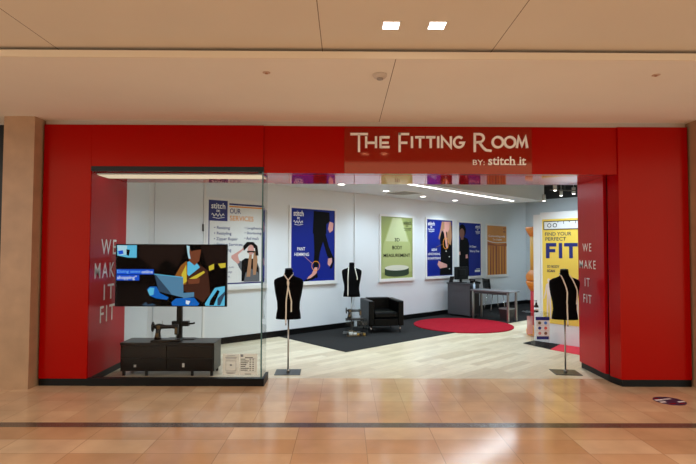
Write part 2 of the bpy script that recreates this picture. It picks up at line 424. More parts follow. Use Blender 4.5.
for X in (521, 546, 563, 571, 594, 606, 622, 634):      # slab feet of the serif lettering
    c0 = sp(X-5, 157); c1 = sp(X+6, 154.5); MB().box(c0[0], c1[0], -.0065, -.004, c0[1], c1[1]).build('serif', LETTER, sign)

# vinyl words on the two returns
def words(px, pxside, rz, X, label):
    t = thing('wall_lettering', label, 'lettering', (X, 0, 0), rz)
    s = 1 if rz > 0 else -1
    for body, x0, x1, yt, yb in px:
        p = at_x(x0, yt, X); q = at_x(x1, yb, X); pm = at_x((x0+x1)/2, yt, X); qm = at_x((x0+x1)/2, yb, X)
        a, b = sorted((p.y*s, q.y*s))
        text('word', body, a, b, qm.z, pm.z, -.004, LETTER, t, bold=.006, spacing=1.3)
words([('WE', 582.8, 591.6, 243.5, 251.5), ('MAKE', 579.8, 596, 260.4, 268.6), ('IT', 585, 590, 278, 286.5), ('FIT', 583.7, 591.8, 294.5, 303)], 0, -PI/2, XR, 'white lettering down the red return wall right of the entrance')
words([('WE', 101.2, 116, 239.5, 254.5), ('MAKE', 94.5, 118.5, 262.5, 277.5), ('IT', 103.5, 113.5, 284, 299), ('FIT', 99.8, 114, 305, 321)], 0, PI/2, XL+.002, 'white lettering on the red return wall behind the display window')

# floor decal in front of the right pilaster
p = on_z(669.5, 401)
t = thing('floor_decal', 'round navy and white sticker on the mall floor by the right pilaster', 'floor sticker', (p.x, p.y, .0002), .2)
MB().lathe([(.155, 0), (.155, .0012)], n=32).build('sticker', mat('navy_vinyl', rgb(38, 36, 70), .4), t)
m = MB()
for k, (x, y, w, h, q) in enumerate([(-.08, .05, .1, .03, LETTER), (.03, .06, .09, .025, LETTER), (-.1, -.02, .07, .03, LETTER), (.1, -.05, .08, .03, LETTER), (-.05, -.09, .08, .02, RED), (.06, -.1, .06, .02, RED), (-.07, .1, .05, .02, RED)]):
    m.box(x-w/2, x+w/2, y-h/2, y+h/2, .0012, .0016, q)
m.build('printed_marks', None, t)

# ------------------------------------------------------------------ mall ceiling fittings
LAMPM = emit_mat('downlight_lens', (1, .93, .82, 1), 14)
def spot(name, loc, power, col, size, blend=.6, rad=.04, parent=None, aim=None):
    l = bpy.data.lights.new(name, 'SPOT'); l.energy = power; l.color = col; l.spot_size = math.radians(size); l.spot_blend = blend; l.shadow_soft_size = rad
    o = bpy.data.objects.new(name, l); COL.objects.link(o); o.location = loc
    if aim is not None: o.rotation_euler = (Vector(aim)-Vector(loc)).to_track_quat('-Z', 'Y').to_euler()
    if parent is not None: o.parent = parent
    return o
WARM = (1, .66, .38)
def square_light(x, y, label, power=60):
    t = thing('square_downlight', label, 'ceiling light', (x, y, ZU), 0, 'square downlights in the raised mall ceiling')
    m = MB()
    for b in ((-.066, .066, -.066, -.056), (-.066, .066, .056, .066), (-.066, -.056, -.056, .056), (.056, .066, -.056, .056)): m.box(*b, -.004, .001)
    m.build('trim_frame', WHITE, t); MB().box(-.056, .056, -.056, .056, -.003, .001).build('lens', LAMPM, t)
    spot('lamp', (0, 0, -.03), power, WARM, 130, .8, .05, t)
p1 = on_z(391, 25.3, ZU); p2 = on_z(437, 25.3, ZU)
square_light(p1.x, p1.y, 'left of the two lit square downlights in the raised mall ceiling')
square_light(p2.x, p2.y, 'right of the two lit square downlights in the raised mall ceiling')
p = on_z(380, 74.5, ZS)
t = thing('smoke_detector', 'round white smoke detector on the lower ceiling near the joint', 'smoke detector', (p.x, p.y, ZS))
MB().lathe([(.062, 0), (.062, -.014), (.05, -.03), (.03, -.034)]).build('housing', mat('detector_plastic', rgb(200, 190, 180), .5), t)
MB().lathe([(.03, -.0335), (.028, -.045), (.008, -.047)]).build('sensor_cap', mat('detector_grey', rgb(160, 152, 146), .5), t)
for px, py, lb in ((266.5, 72.5, 'flush round sprinkler cover left of the smoke detector'), (656, 75, 'flush round sprinkler cover at the right of the lower ceiling')):
    p = on_z(px, py, ZS)
    t = thing('sprinkler_cover', lb, 'sprinkler', (p.x, p.y, ZS)); MB().lathe([(.034, .012), (.034, -.003), (.026, -.005)]).build('cover_plate', mat('sprinkler_plate', rgb(200, 170, 150), .5), t)
    MB().lathe([(.012, -.004), (.012, -.012), (.004, -.014)]).build('deflector', mat('sprinkler_brass', rgb(170, 120, 90), .4), t)

# ------------------------------------------------------------------ the shop room
SE = (Vector((5.53, 15.2, 0))-W0).dot(WD)      # far end of the long wall
S0 = (Vector((-3.05, 7.676, 0))-W0).dot(WD)
def wallbox(mb, s0, s1, o0, o1, z0, z1, m=None):
    P = [wp(s0, o0), wp(s1, o0), wp(s1, o1), wp(s0, o1)]
    mb.slab([(p.x, p.y) for p in P], z0, z1, m); return mb
ZC = 2.8; ZD = 3.5; ZP = 3.12
struct(wallbox(MB(), S0-.3, SE+.1, 0, -.1, 0, ZD), 'wall_long', PAINT, 'white long wall of the shop hung with posters', 'wall')
struct(wallbox(MB(), S0, SE, .012, 0, 0, .11), 'baseboard_long', BLACK, 'black baseboard along the poster wall', 'baseboard')
struct(wallbox(MB(), SE, SE+.1, -.1, 9.5, 0, ZP), 'wall_far', mat('grey_wall_paint', rgb(204, 208, 212), .6), 'grey far wall of the shop', 'wall')
struct(wallbox(MB(), SE-.012, SE, 0, 9.5, 0, .11), 'baseboard_far', BLACK, 'black baseboard along the far wall', 'baseboard')
struct(wallbox(MB(), SE, SE+.1, -.1, 9.5, ZP, ZD), 'wall_far_upper', DARKC, 'dark upper band of the far wall', 'wall')
struct(MB().box(XLO, XL, YB, 7.75, 0, ZD), 'wall_left', PAINT, 'white wall behind the red return', 'wall')
struct(MB().box(XRO, 13.5, YB-.1, YB, 0, ZD), 'wall_right', PAINT, 'white wall behind the right front', 'wall')
struct(MB().box(XL-.5, 14, YB, 17, ZD, ZD+.1), 'ceiling_open', DARKC, 'dark open ceiling of the shop', 'ceiling')
struct(MB().box(XL, XRO, YB, YB+.03, ZH+.01, ZD), 'wall_over_entrance', PAINT, 'white wall above the entrance inside', 'wall')
SC1 = 4.67
struct(wallbox(MB(), S0-.3, SC1, 0, 1.95, ZC, ZD-.01), 'ceiling_bulkhead', CEILW, 'white lowered ceiling along the poster wall', 'ceiling')
# carpet strip along the wall
struct(wallbox(MB(), -1.62, SE, 0.012, 1.87, 0, .004), 'floor_carpet', CARPET, 'dark grey carpet strip along the poster wall', 'floor')
# corner bead on the wall
s, z = on_wall(355, 230)
struct(wallbox(MB(), s-.035, s+.035, .03, 0, .0, ZC), 'trim_8', PAINT, 'narrow white upright strip on the poster wall', 'wall trim')
# door in the near part of the long wall
sa, _ = on_wall(153, 300); sb, _ = on_wall(201.5, 300)
d = struct(wallbox(MB(), sa, sb, .012, 0, .01, 2.72), 'door_1', PAINT, 'plain white door in the poster wall', 'door')
m = MB(); wallbox(m, sb+.012, sb+.05, .018, 0, 0, 2.75)
struct(m, 'door_frame', WHITE, '', '', d)
m = MB(); wallbox(m, sb-.012, sb+.012, .03, .01, 1.9, 2.02)
struct(m, 'door_hinge', mat('hinge_metal', rgb(90, 86, 84), .4, metal=.8), '', '', d)

# ------------------------------------------------------------------ posters
def poster(x0, x1, ytl, ybl, label, frame=.042):
    """print outline from the left and right sight lines and the heights at the left edge"""
    s0, z1 = on_wall(x0, ytl, .02); _, z0 = on_wall(x0, ybl, .02); s1, _ = on_wall(x1, (ytl+ybl)/2, .02)
    p = wp(s0, 0, z0); w = s1-s0; h = z1-z0
    t = thing('poster', label, 'poster', p, WA)
    f = frame; m = MB()
    m.box(-f, 0, -.028, 0, -f, h+f); m.box(w, w+f, -.028, 0, -f, h+f); m.box(0, w, -.028, 0, h, h+f); m.box(-f*1.25, w+f*1.25, -.04, 0, -f*1.6, 0)
    m.build('frame', WHITE, t)
    return t, w, h
def picture(name, t, w, h, shapes, y=-.0125):
    m = MB()
    for k, (pts, q) in enumerate(shapes): m.flat([(x*w, z*h) for x, z in pts], y-.0006*k, q)
    o = m.build(name, None, t, recalc=False); return o
def sheet(t, w, h, q): MB().box(0, w, -.012, 0, 0, h).build('print', q, t)
def ell(cx, cy, rx, ry, n=20): return [(cx+rx*math.cos(2*PI*i/n), cy+ry*math.sin(2*PI*i/n)) for i in range(n)]
def logo(t, w, h, x0, x1, z0, z1, q=LETTER):
    text('lettering', 'stitch', x0*w, x1*w, (z0+.62*(z1-z0))*h, z1*h, -.017, q, t, bold=.014)
    xm = (x0+x1)/2
    text('lettering', 'it', (xm-.13*(x1-x0))*w, (xm+.13*(x1-x0))*w, (z0+.4*(z1-z0))*h, (z0+.58*(z1-z0))*h, -.017, q, t, bold=.014)
    m = MB(); pts = [((x0+(x1-x0)*(.02+.9*i/16))*w, (z0+(z1-z0)*(.22+.09*math.sin(i*1.4)))*h) for i in range(17)]
    stroke(m, pts, .007*h, -.018, -.0165)
    stroke(m, [((x0+.1*(x1-x0))*w, (z0+.05*(z1-z0))*h), (xm*w, z0*h), ((x1-.05*(x1-x0))*w, (z0+.08*(z1-z0))*h)], .006*h, -.018, -.0165)
    m.build('logo_script', q, t)

# services
t, w, h = poster(208.5, 265.3, 199.5, 287, 'white services list poster with a woman in sunglasses, seen through the window glass')
sheet(t, w, h, mat('white_print', rgb(232, 231, 228), .35))
m = MB()
m.box(.01*w, .025*w, -.014, -.012, .03*h, .97*h, NAVY); m.box(.955*w, .99*w, -.014, -.012, .03*h, .95*h, NAVY); m.box(.01*w, .98*w, -.014, -.012, .02*h, .035*h, NAVY)
m.box(.35*w, .98*w, -.014, -.012, .955*h, .975*h, NAVY); m.box(.35*w, .98*w, -.014, -.012, .93*h, .945*h, ORANGE)
m.build('border_lines', None, t)
MB().box(0, .32*w, -.016, -.012, .76*h, 1.0*h).build('logo_square', NAVY, t)
logo(t, w, h, .05, .28, .79, .97)
text('lettering', 'OUR', .36*w, .55*w, .855*h, .915*h, -.014, NAVY, t, bold=.01)
text('lettering', 'SERVICES', .36*w, .78*w, .77*h, .83*h, -.014, ORANGE, t, bold=.01)
for i, b in enumerate(['• Resizing', '• Restyling', '• Zipper Repair', '• Fitting Services', '• Re-lining', '• Repair']):
    text('lettering', b, .1*w, (.1+.0275*len(b)-.01)*w, (.655-.065*i)*h, (.7-.065*i)*h, -.014, NAVY, t, bold=.012)
for i, b in enumerate(['• Lengthening', '• Shortening', '• And much', '  more!']):
    text('lettering', b, (.62 if i < 3 else .67)*w, (.62+.0255*len(b))*w, (.665-.06*i)*h, (.705-.06*i)*h, -.014, NAVY, t, bold=.012)
for i, b in enumerate(['fittingroom.com', 'at the shop', 'by the team.']):
    text('lettering', b, .1*w, (.44-.03*i)*w, (.2-.055*i)*h, (.235-.055*i)*h, -.014, NAVY, t)
picture('figure', t, w, h, [
    ([(0.462, 0.314), (0.528, 0.216), (0.641, 0.098), (0.664, 0.040), (0.900, 0.040), (0.900, 0.197), (0.844, 0.295), (0.618, 0.276)], INKG),
    ([(0.393, 0.354), (0.574, 0.432), (0.641, 0.491), (0.641, 0.452), (0.506, 0.363), (0.540, 0.276), (0.506, 0.256), (0.393, 0.325)], SKIN),
    ([(0.574, 0.049), (0.574, 0.295), (0.641, 0.325), (0.822, 0.314), (0.878, 0.197), (0.900, 0.040)], INK),
    ([(0.618, 0.040), (0.641, 0.147), (0.753, 0.197), (0.878, 0.147), (0.900, 0.040)], INKG),
    ([(.66, .1), (.7, .33), (.725, .42), (.76, .4), (.75, .3), (.73, .1)], HAIRB), ([(.78, .12), (.775, .3), (.79, .4), (.835, .42), (.86, .3), (.83, .12)], HAIRB),
    ([(0.608, 0.412), (0.597, 0.472), (0.664, 0.521), (0.776, 0.521), (0.855, 0.472), (0.878, 0.354), (0.822, 0.354), (0.810, 0.442), (0.709, 0.481)], INK),
    (ell(.735, .425, .058, .062), SKIN),
    ([(0.664, 0.412), (0.810, 0.412), (0.799, 0.388), (0.743, 0.398), (0.675, 0.388)], INK)], -.0135)

# pant hemming
t, w, h = poster(291.3, 334.8, 207.7, 282.2, 'blue trouser hemming poster, nearest of the three blue ones, above the front dress form')
sheet(t, w, h, BLUEP)
logo(t, w, h, .05, .27, .77, .97)
text('lettering', 'PANT', .14*w, .31*w, .425*h, .47*h, -.014, LETTER, t, bold=.01); text('lettering', 'HEMMING', .08*w, .4*w, .35*h, .395*h, -.014, LETTER, t, bold=.01)
picture('figure', t, w, h, [
    ([(.88, .84), (.97, .82), (.96, .72), (.88, .68), (.84, .73), (.86, .8)], SKIN),
    ([(.5, .66), (.52, .4), (.5, .18), (.6, .18), (.65, .4), (.72, .55), (.82, .35), (.9, .29), (.97, .33), (.86, .48), (.78, .66)], INK),
    ([(.5, .98), (.87, .97), (.88, .84), (.8, .8), (.8, .66), (.48, .66)], INK),
    ([(.53, .19), (.59, .19), (.58, .12), (.5, .04), (.42, .02), (.35, .02), (.38, .06), (.46, .1)], SKIN),
    ([(.84, .31), (.93, .32), (.94, .26), (.88, .2), (.83, .23)], SKIN),
    ([(.59, .12), (.6, .06), (.575, .03), (.56, .05), (.48, .02), (.3, .0), (.3, .02), (.44, .045), (.54, .09)], INK),
    ([(.95, .33), (.99, .32), (.97, .24), (.93, .17), (.88, .17), (.94, .26)], INK)], -.0135)
m = MB(); stroke(m, [(x*w, z*h) for x, z in ell(.55, .21, .09, .065)], .012, -.02, -.019, ORANGE, True); stroke(m, [(.3*w, .34*h), (.48*w, .24*h)], .008, -.02, -.019, SKIN); m.build('marker_ring', None, t)

# body measurement
t, w, h = poster(381, 412.6, 216, 279, 'green body measurement poster with a lit round podium')
sheet(t, w, h, GREENP)
picture('figure', t, w, h, [([(.34, .985), (.66, .985), (.93, .55), (.97, .1), (.03, .1), (.08, .55)], mat('spot_beam_print', rgb(172, 180, 118), .4)),
    ([(.37, .985), (.63, .985), (.86, .6), (.14, .6)], GREENL),
    ([(.12, .1)] + [(.5+.38*math.cos(a), .07-.045*math.sin(a)) for a in [PI-PI*i/12 for i in range(13)]] + [(.88, .17), (.12, .17)], GREEND),
    (ell(.5, .17, .38, .045), mat('podium_top_print', rgb(214, 214, 196), .4))], -.0135)
for b, x0, x1, z0, z1 in (('3D', .42, .58, .6, .655), ('BODY', .35, .66, .47, .53), ('MEASUREMENT', .08, .92, .345, .4)):
    text('lettering', b, x0*w, x1*w, z0*h, z1*h, -.017, INK, t, bold=.01)
logo(t, w, h, .7, .96, .78, .95, mat('dark_olive_print', rgb(70, 78, 40), .4))

# sleeve lengthening
t, w, h = poster(426.8, 452.6, 219, 276.5, 'blue sleeve lengthening poster with a woman in a dark jacket')
sheet(t, w, h, BLUEP)
logo(t, w, h, .05, .3, .78, .96)
for b, x0, x1, z0, z1 in (('SLEEVE', .18, .38, .445, .485), ('LENGTHENING', .05, .5, .37, .41), ('OR SHORTENING', .02, .52, .295, .335)):
    text('lettering', b, x0*w, x1*w, z0*h, z1*h, -.017, LETTER, t, bold=.01)
picture('figure', t, w, h, [
    ([(.5, .01), (.99, .01), (.99, .9), (.8, .85), (.6, .8), (.5, .72), (.54, .45)], INK),
    ([(.58, .97), (.95, .98), (.98, .7), (.93, .55), (.8, .6), (.78, .8), (.7, .75), (.58, .82), (.48, .64), (.45, .68), (.53, .84)], HAIRB),
    ([(.68, .97), (.9, .98), (.88, .84), (.8, .78), (.68, .83)], SKIN),
    ([(.64, .84), (.72, .84), (.82, .5), (.74, .5)], SKIN),
    ([(.4, .2), (.45, .27), (.52, .25), (.78, .2), (.78, .15), (.5, .13)], SKIN),
    (ell(.74, .44, .022, .01), PALE), (ell(.87, .34, .022, .01), PALE), (ell(.87, .12, .022, .01), PALE)], -.0135)
m = MB(); stroke(m, [(x*w, z*h) for x, z in ell(.73, .58, .11, .1)], .016, -.021, -.02, ORANGE, True); stroke(m, [(.35*w, .51*h), (.62*w, .57*h)], .01, -.021, -.02, GOLD); m.build('marker_ring', None, t)

# worry free
t, w, h = poster(458.8, 481, 222.3, 276.6, 'blue poster with a standing man in dark clothes, right of the corner monitor')
sheet(t, w, h, BLUEP)
logo(t, w, h, .75, .96, .8, .97)
text('lettering', '10 Days', .48*w, .78*w, .525*h, .575*h, -.017, LETTER, t, bold=.014); text('lettering', 'Worry Free', .48*w, .92*w, .435*h, .49*h, -.017, LETTER, t, bold=.014)
picture('figure', t, w, h, [
    ([(.02, .01), (.46, .01), (.44, .3), (.46, .6), (.4, .7), (.2, .74), (.06, .7), (.02, .5)], INK),
    (ell(.16, .85, .16, .12), INK), (ell(.14, .8, .11, .09), SKIND), ([(.08, .74), (.22, .74), (.2, .68), (.1, .68)], SKIND),
    ([(.3, .4), (.38, .41), (.4, .34), (.3, .33)], SKIN), ([(.02, .46), (.06, .46), (.07, .4), (.02, .4)], SKIN)], -.0135)
m = MB(); m.box(.72*w, .95*w, -.014, -.012, .07*h, .11*h, PALE); m.box(.78*w, .95*w, -.014, -.012, .125*h, .135*h, PALE); m.build('small_print', None, t)

# denim
t, w, h = poster(487, 506.6, 225.3, 275, 'orange poster of hanging jeans, last of the poster row')
DEN = [mat('jean_print_a', rgb(206, 128, 46), .5), mat('jean_print_b', rgb(168, 88, 40), .5), mat('jean_print_c', rgb(230, 164, 66), .5), mat('jean_print_d', rgb(130, 64, 42), .5)]
sheet(t, w, h, mat('ochre_print', rgb(214, 138, 46), .4))
sh = [([(0, 0), (1, 0), (1, .66), (.5, .64), (0, .68)], DEN[0])]
for i in range(14):
    x = i/14; sh.append(([(x, 0), (x+.05, 0), (x+.045+.02*math.sin(i*2.3), .6-.06*(i % 3)), (x+.01, .62)], DEN[(i*5+1) % 4]))
sh.append(([(0, .6), (1, .58), (1, .64), (.5, .6), (0, .66)], DEN[1]))
sh.append(([(0, .685), (.25, .655), (.5, .645), (.75, .655), (1, .66), (1, .672), (.75, .668), (.5, .658), (.25, .67), (0, .7)], PALE))
picture('figure', t, w, h, sh, -.0135)
text('lettering', 'Customizing only', .07*w, .92*w, .755*h, .81*h, -.023, LETTER, t, bold=.01); text('lettering', 'Try Denim', .27*w, .74*w, .69*h, .735*h, -.023, LETTER, t, bold=.01)
logo(t, w, h, .83, .97, .86, .98, DEN[3])

# ------------------------------------------------------------------ shop ceiling fittings
SHOPC = (.66, .87, 1)
LAMPS = emit_mat('round_lens', (1, .95, .88, 1), 12)
def round_light(x, y, label, power):
    t = thing('round_downlight', label, 'ceiling light', (x, y, ZC), 0, 'round downlights in the white shop ceiling')
    MB().lathe([(.085, 0), (.085, -.006), (.066, -.008), (.066, 0)]).build('trim_ring', WHITE, t)
    MB().lathe([(.065, -.001), (.06, -.005)]).build('lens', LAMPS, t)
    spot('lamp', (0, 0, -.03), power, SHOPC, 140, 1, .06, t)
for px, py, lb in ((341.5, 184.2, 'nearest visible round downlight, left of the ceiling vent'), (386, 190.8, 'round downlight in the shop ceiling just behind the vent'), (423, 196.3, 'round downlight between the vent and the farthest one'), (455, 200.3, 'farthest round downlight, close to the blue posters')):
    p = on_z(px, py, ZC); round_light(p.x, p.y, lb, 82)
for k in (1, 2):
    p = on_z(341.5, 184.2, ZC) - Vector((.9*k, .99*k, 0)); 
    round_light(p.x, p.y, 'round downlight hidden above the header, over the services poster' if k == 1 else 'added round downlight over the display window end', 150 if k == 1 else 75)  # the window-end lamp is added to lift the display
p = on_z(403.5, 193, ZC)
t = thing('ceiling_vent', 'square slotted air vent in the white shop ceiling', 'vent', (p.x, p.y, ZC), WA)
m = MB(); m.box(-.3, .3, -.3, .3, -.006, 0, WHITE)
m.build('vent_plate', None, t)
m = MB()
for i in range(9): m.box(-.26, .26, -.26+.06*i, -.225+.06*i, -.009, -.006)
m.build('slat', mat('vent_dark', rgb(150, 148, 146), .6), t)
a = on_z(406.5, 183.2, ZC); b = on_z(512.8, 200.6, ZC); ln = (b-a).length; an = math.atan2(b.y-a.y, b.x-a.x)
t = thing('linear_light', 'long white linear light in the shop ceiling', 'ceiling light', (a.x, a.y, ZC), an)
MB().box(-.1, ln, -.05, .05, -.008, 0).build('housing', WHITE, t)
MB().box(-.09, ln-.01, -.028, .028, -.012, -.008).build('diffuser', emit_mat('linear_diffuser', (1, .97, .93, 1), 9), t)
l = bpy.data.lights.new('lamp', 'AREA'); l.shape = 'RECTANGLE'; l.size = ln; l.size_y = .08; l.energy = 42; l.color = SHOPC
o = bpy.data.objects.new('lamp', l); COL.objects.link(o); o.parent = t; o.location = (ln/2, 0, -.02)
# track heads hanging from the dark ceiling
def track_head(x, y, z, label, power, aim):
    t = thing('track_spotlight', label, 'spotlight', (x, y, z), 0, 'cylinder spotlights under the dark ceiling')
    MB().lathe([(.038, .15), (.04, .14), (.04, 0), (.032, 0)]).build('barrel', mat('spot_grey', rgb(196, 196, 196), .4), t)
    MB().lathe([(.031, .004), (.03, -.004)]).build('lens', LAMPS, t)
    MB().tube([(0, 0, .15), (0, 0, ZD-z)], .006).build('stem', WHITE, t)
    spot('lamp', (0, 0, -.02), power, SHOPC, 110, .8, .05, t, aim)
p = at_y(555, 190.5, 10.2); track_head(p.x, p.y, p.z, 'left of the two cylinder spotlights above the yellow display board', 170, (-.25, -.1, -1))
p = at_y(573.6, 194, 11.0); track_head(p.x, p.y, p.z, 'right of the two cylinder spotlights above the yellow display board', 170, (-.3, -.5, -1))
p = at_y(544, 201, 11.7); track_head(p.x, p.y, p.z, 'cylinder spotlight beside the end of the white lowered ceiling', 90, (-.3, -.2, -1))
q = at_y(552, 190, 10.4); r_ = at_y(600, 190, 10.6)
t = thing('light_track', 'thin rail between the cylinder spotlights under the dark ceiling', 'track', (q.x, q.y, q.z), math.atan2(r_.y-q.y, r_.x-q.x))
MB().box(-.05, (r_-q).length, -.012, .012, -.012, .012).tube([(0.3, 0, 0), (0.3, 0, ZD-q.z)], .006).build('rail', mat('track_grey', rgb(96, 96, 98), .5), t)
for k, (x, y) in enumerate(((1.6, 7.9), (3.4, 7.8), (5.2, 7.9), (5.2, 9.4), (6.8, 9.4), (6.6, 11.4), (0.2, 7.7))):
    track_head(x, y, 2.95, 'added cylinder spotlight lighting the pale plank floor, hidden by the header', 165, (0, .1, -1))  # unseen lamps added to light the shop floor

track_head(5.3, 12.2, 2.95, 'added cylinder spotlight brightening the far wall, turned towards the corner', 190, (.5, .75, -.8))  # extra lamp added to brighten the far wall
track_head(-.75, 7.55, 2.95, 'added cylinder spotlight behind the header, brightening the red wall of the display window', 150, (-1, -.32, -.55))  # unseen lamp added so the red return and its words come out brighter
# ------------------------------------------------------------------ dress forms with tapes
SECT = [(0, .165, .105), (.06, .158, .102), (.13, .146, .092), (.22, .150, .098), (.32, .172, .114), (.41, .186, .112), (.47, .194, .098), (.505, .188, .085), (.53, .15, .072), (.55, .09, .062), (.565, .06, .058), (.60, .052, .052), (.63, .051, .051), (.645, .044, .044), (.652, .02, .02)]
def sec(z):
    for (a, aw, ad), (b, bw, bd) in zip(SECT, SECT[1:]):
        if a <= z <= b:
            k = (z-a)/(b-a); return aw+(bw-aw)*k, ad+(bd-ad)*k
    return SECT[0][1:] if z < 0 else SECT[-1][1:]
def front(x, z):
    w, d = sec(max(0, z)); k = max(0, 1-abs(x/w)**2.6); return -d*k**(1/2.2)
ZB = .70
def dress_form(loc, rz, label, ZB=ZB):
    t = thing('dress_form', label, 'dress form', loc, rz, 'black dress forms')
    m = MB(); rings = []
    for z, w, d in SECT:
        rg = []
        for i in range(32):
            a = 2*PI*i/32; ca, sa = math.cos(a), math.sin(a)
            rg.append(Vector((w*math.copysign(abs(ca)**.85, ca), d*math.copysign(abs(sa)**.85, sa)+(.012 if .2 < z < .45 and sa > 0 else 0), ZB+z)))
        rings.append(rg)
    m.loft(rings).build('torso', FORM, t)
    MB().lathe([(.05, ZB+.64), (.052, ZB+.647), (.045, ZB+.657), (.012, ZB+.662)]).build('neck_cap', BLKM, t)
    MB().lathe([(.011, .008), (.011, ZB+.01)], n=12).lathe([(.022, .008), (.02, .03), (.011, .04)], n=16).build('pole', STEEL, t)
    MB().box(-.165, .165, -.15, .15, 0, .008, bev=.002).build('base_plate', mat('base_steel', rgb(62, 60, 58), .35, metal=.7) if 'base_steel' not in bpy.data.materials else bpy.data.materials['base_steel'], t)
    return t
def ribbon(pts, wd, m, name, parent, across):
    mb = MB(); V = []
    for p, ac in zip(pts, across): V.append((Vector(p)-Vector(ac)*wd/2, Vector(p)+Vector(ac)*wd/2))
    for (a, b), (c, d) in zip(V, V[1:]): mb.faces([a, b, d, c], [(0, 1, 2, 3)], m)
    o = mb.build(name, None, parent)
    sm = o.modifiers.new('thick', 'SOLIDIFY'); sm.thickness = .0018; sm.offset = 1
    return o
def tape(loc, rz, label, lx, lz, rx, rz_, knot=None, wd=.017):
    """a tape round the neck; two strands down to heights lz and rz_ at x = lx and rx"""
    t = thing('measuring_tape', label, 'measuring tape', (loc[0], loc[1], loc[2]+ZB), rz, 'tapes hung round the dress forms')
    nk = [(.062*math.cos(a), .062*math.sin(a)+.0, .585+.02*math.sin(a)) for a in [math.radians(d) for d in range(-20, 201, 20)]]
    ribbon(nk, wd, TAPE, 'neck_loop', t, [(0, 0, 1)]*len(nk))
    for sx, ex, ez in ((-1, lx, lz), (1, rx, rz_)):
        P = []; sx0 = .0583*sx; top = .578
        N = 18
        for i in range(N+1):
            k = i/N; z = top+(ez-top)*k
            if knot is not None:
                kk = min(1, (top-z)/(top-knot)); x = sx0+(0.012*-sx-sx0)*kk
                if z < knot: x = .012*-sx + (ex-.012*-sx)*min(1, (knot-z)/.25)
            else: x = sx0+(ex-sx0)*min(1, (top-z)/.2)
            P.append((x, min(front(x, z), -.0 if z < .5 else -.03)-.008 - (.012 if .2 > z else 0), z))
        ribbon(P, wd, TAPE, 'strand', t, [(1, 0, 0)]*len(P))
    MB().box(lx-wd/2, lx+wd/2, front(lx, lz)-.024, front(lx, lz)-.018, lz-.02, lz+.005).build('metal_end', STEEL, t)
    return t
p = on_z(288, 372.4); p1 = Vector((p.x, p.y, 0)); dress_form(p1, .03, 'black dress form on a thin steel pole beside the display window')
tape(p1, .03, 'cream measuring tape knotted round the neck of the front left dress form', -.022, -.05, .045, .1, .49)
p = on_z(565.5, 372.6); p3 = Vector((p.x, p.y, 0)); dress_form(p3, -.1, 'black dress form in front of the yellow board')
tape(p3, -.1, 'cream measuring tape hanging over the dress form by the yellow board', -.005, -.06, .13, .2)
p = at_y(351.7, 290, 9.72); p2 = Vector((p.x, p.y, 0)); dress_form(p2, -.05, 'black dress form at the poster wall beside the black armchair')
tape(p2, -.05, 'cream measuring tape draped over the dress form beside the armchair', -.068, .03, .11, .33)

# ------------------------------------------------------------------ sewing machines
def sewing_machine(loc, rz, label, k=1.0):
    t = thing('sewing_machine', label, 'sewing machine', loc, rz, 'vintage black sewing machines')
    t.scale = (k, k, k)
    MB().box(-.19, .19, -.08, .08, 0, .028, bev=.006).build('bed', IRON, t)
    m = MB()
    def rr(cx, cz, wx, wz, wy): return None
    path = [(-.115, .028, .05, .05), (-.115, .06, .038, .045), (-.112, .12, .03, .04), (-.105, .17, .034, .04)]
    rings = [[Vector((cx+hw*math.cos(a), hy*math.sin(a), z)) for a in [2*PI*i/16 for i in range(16)]] for cx, z, hw, hy in path]
    m.loft(rings)
    arm = [(-.15, .19, .03, .036), (-.1, .195, .036, .038), (-.02, .188, .026, .032), (.07, .188, .024, .03), (.1, .19, .034, .034), (.14, .19, .03, .034), (.145, .19, .02, .02)]
    m.loft([[Vector((x, hy*math.sin(a), z+hz*math.cos(a))) for a in [2*PI*i/16 for i in range(16)]] for x, z, hz, hy in arm])
    m.box(.1, .142, -.03, .03, .085, .19, bev=.006)
    m.build('arm', IRON, t)
    MB().ring((-.178, 0, .19), .056, .01).build('handwheel', IRON, t)
    w = MB(); w.lathe([(.016, -.19), (.016, -.15)], c=(0, .19), axis='X', n=12)
    for i in range(5):
        a = 2*PI*i/5; w.tube([(-.178, 0, .19), (-.178, .055*math.cos(a), .19+.055*math.sin(a))], .006, n=6)
    w.build('wheel_spokes', IRON, t)
    MB().tube([(.121, 0, .09), (.121, 0, .036)], .006).box(.108, .134, -.012, .012, .03, .036).build('needle_bar', STEEL, t)
    MB().tube([(-.06, 0, .22), (-.06, 0, .265)], .004).lathe([(.008, .222), (.008, .228)], c=(-.06, 0), n=10).build('spool_pin', STEEL, t)
    g = MB(); g.box(.106, .136, -.032, -.0305, .1, .18); g.box(-.135, -.095, -.044, -.0425, .06, .11); g.lathe([(.024, -.041), (.024, -.038)], c=(-.1, .19), axis='Y', n=16)
    g.build('gilt_decal', GOLD, t)
    return t

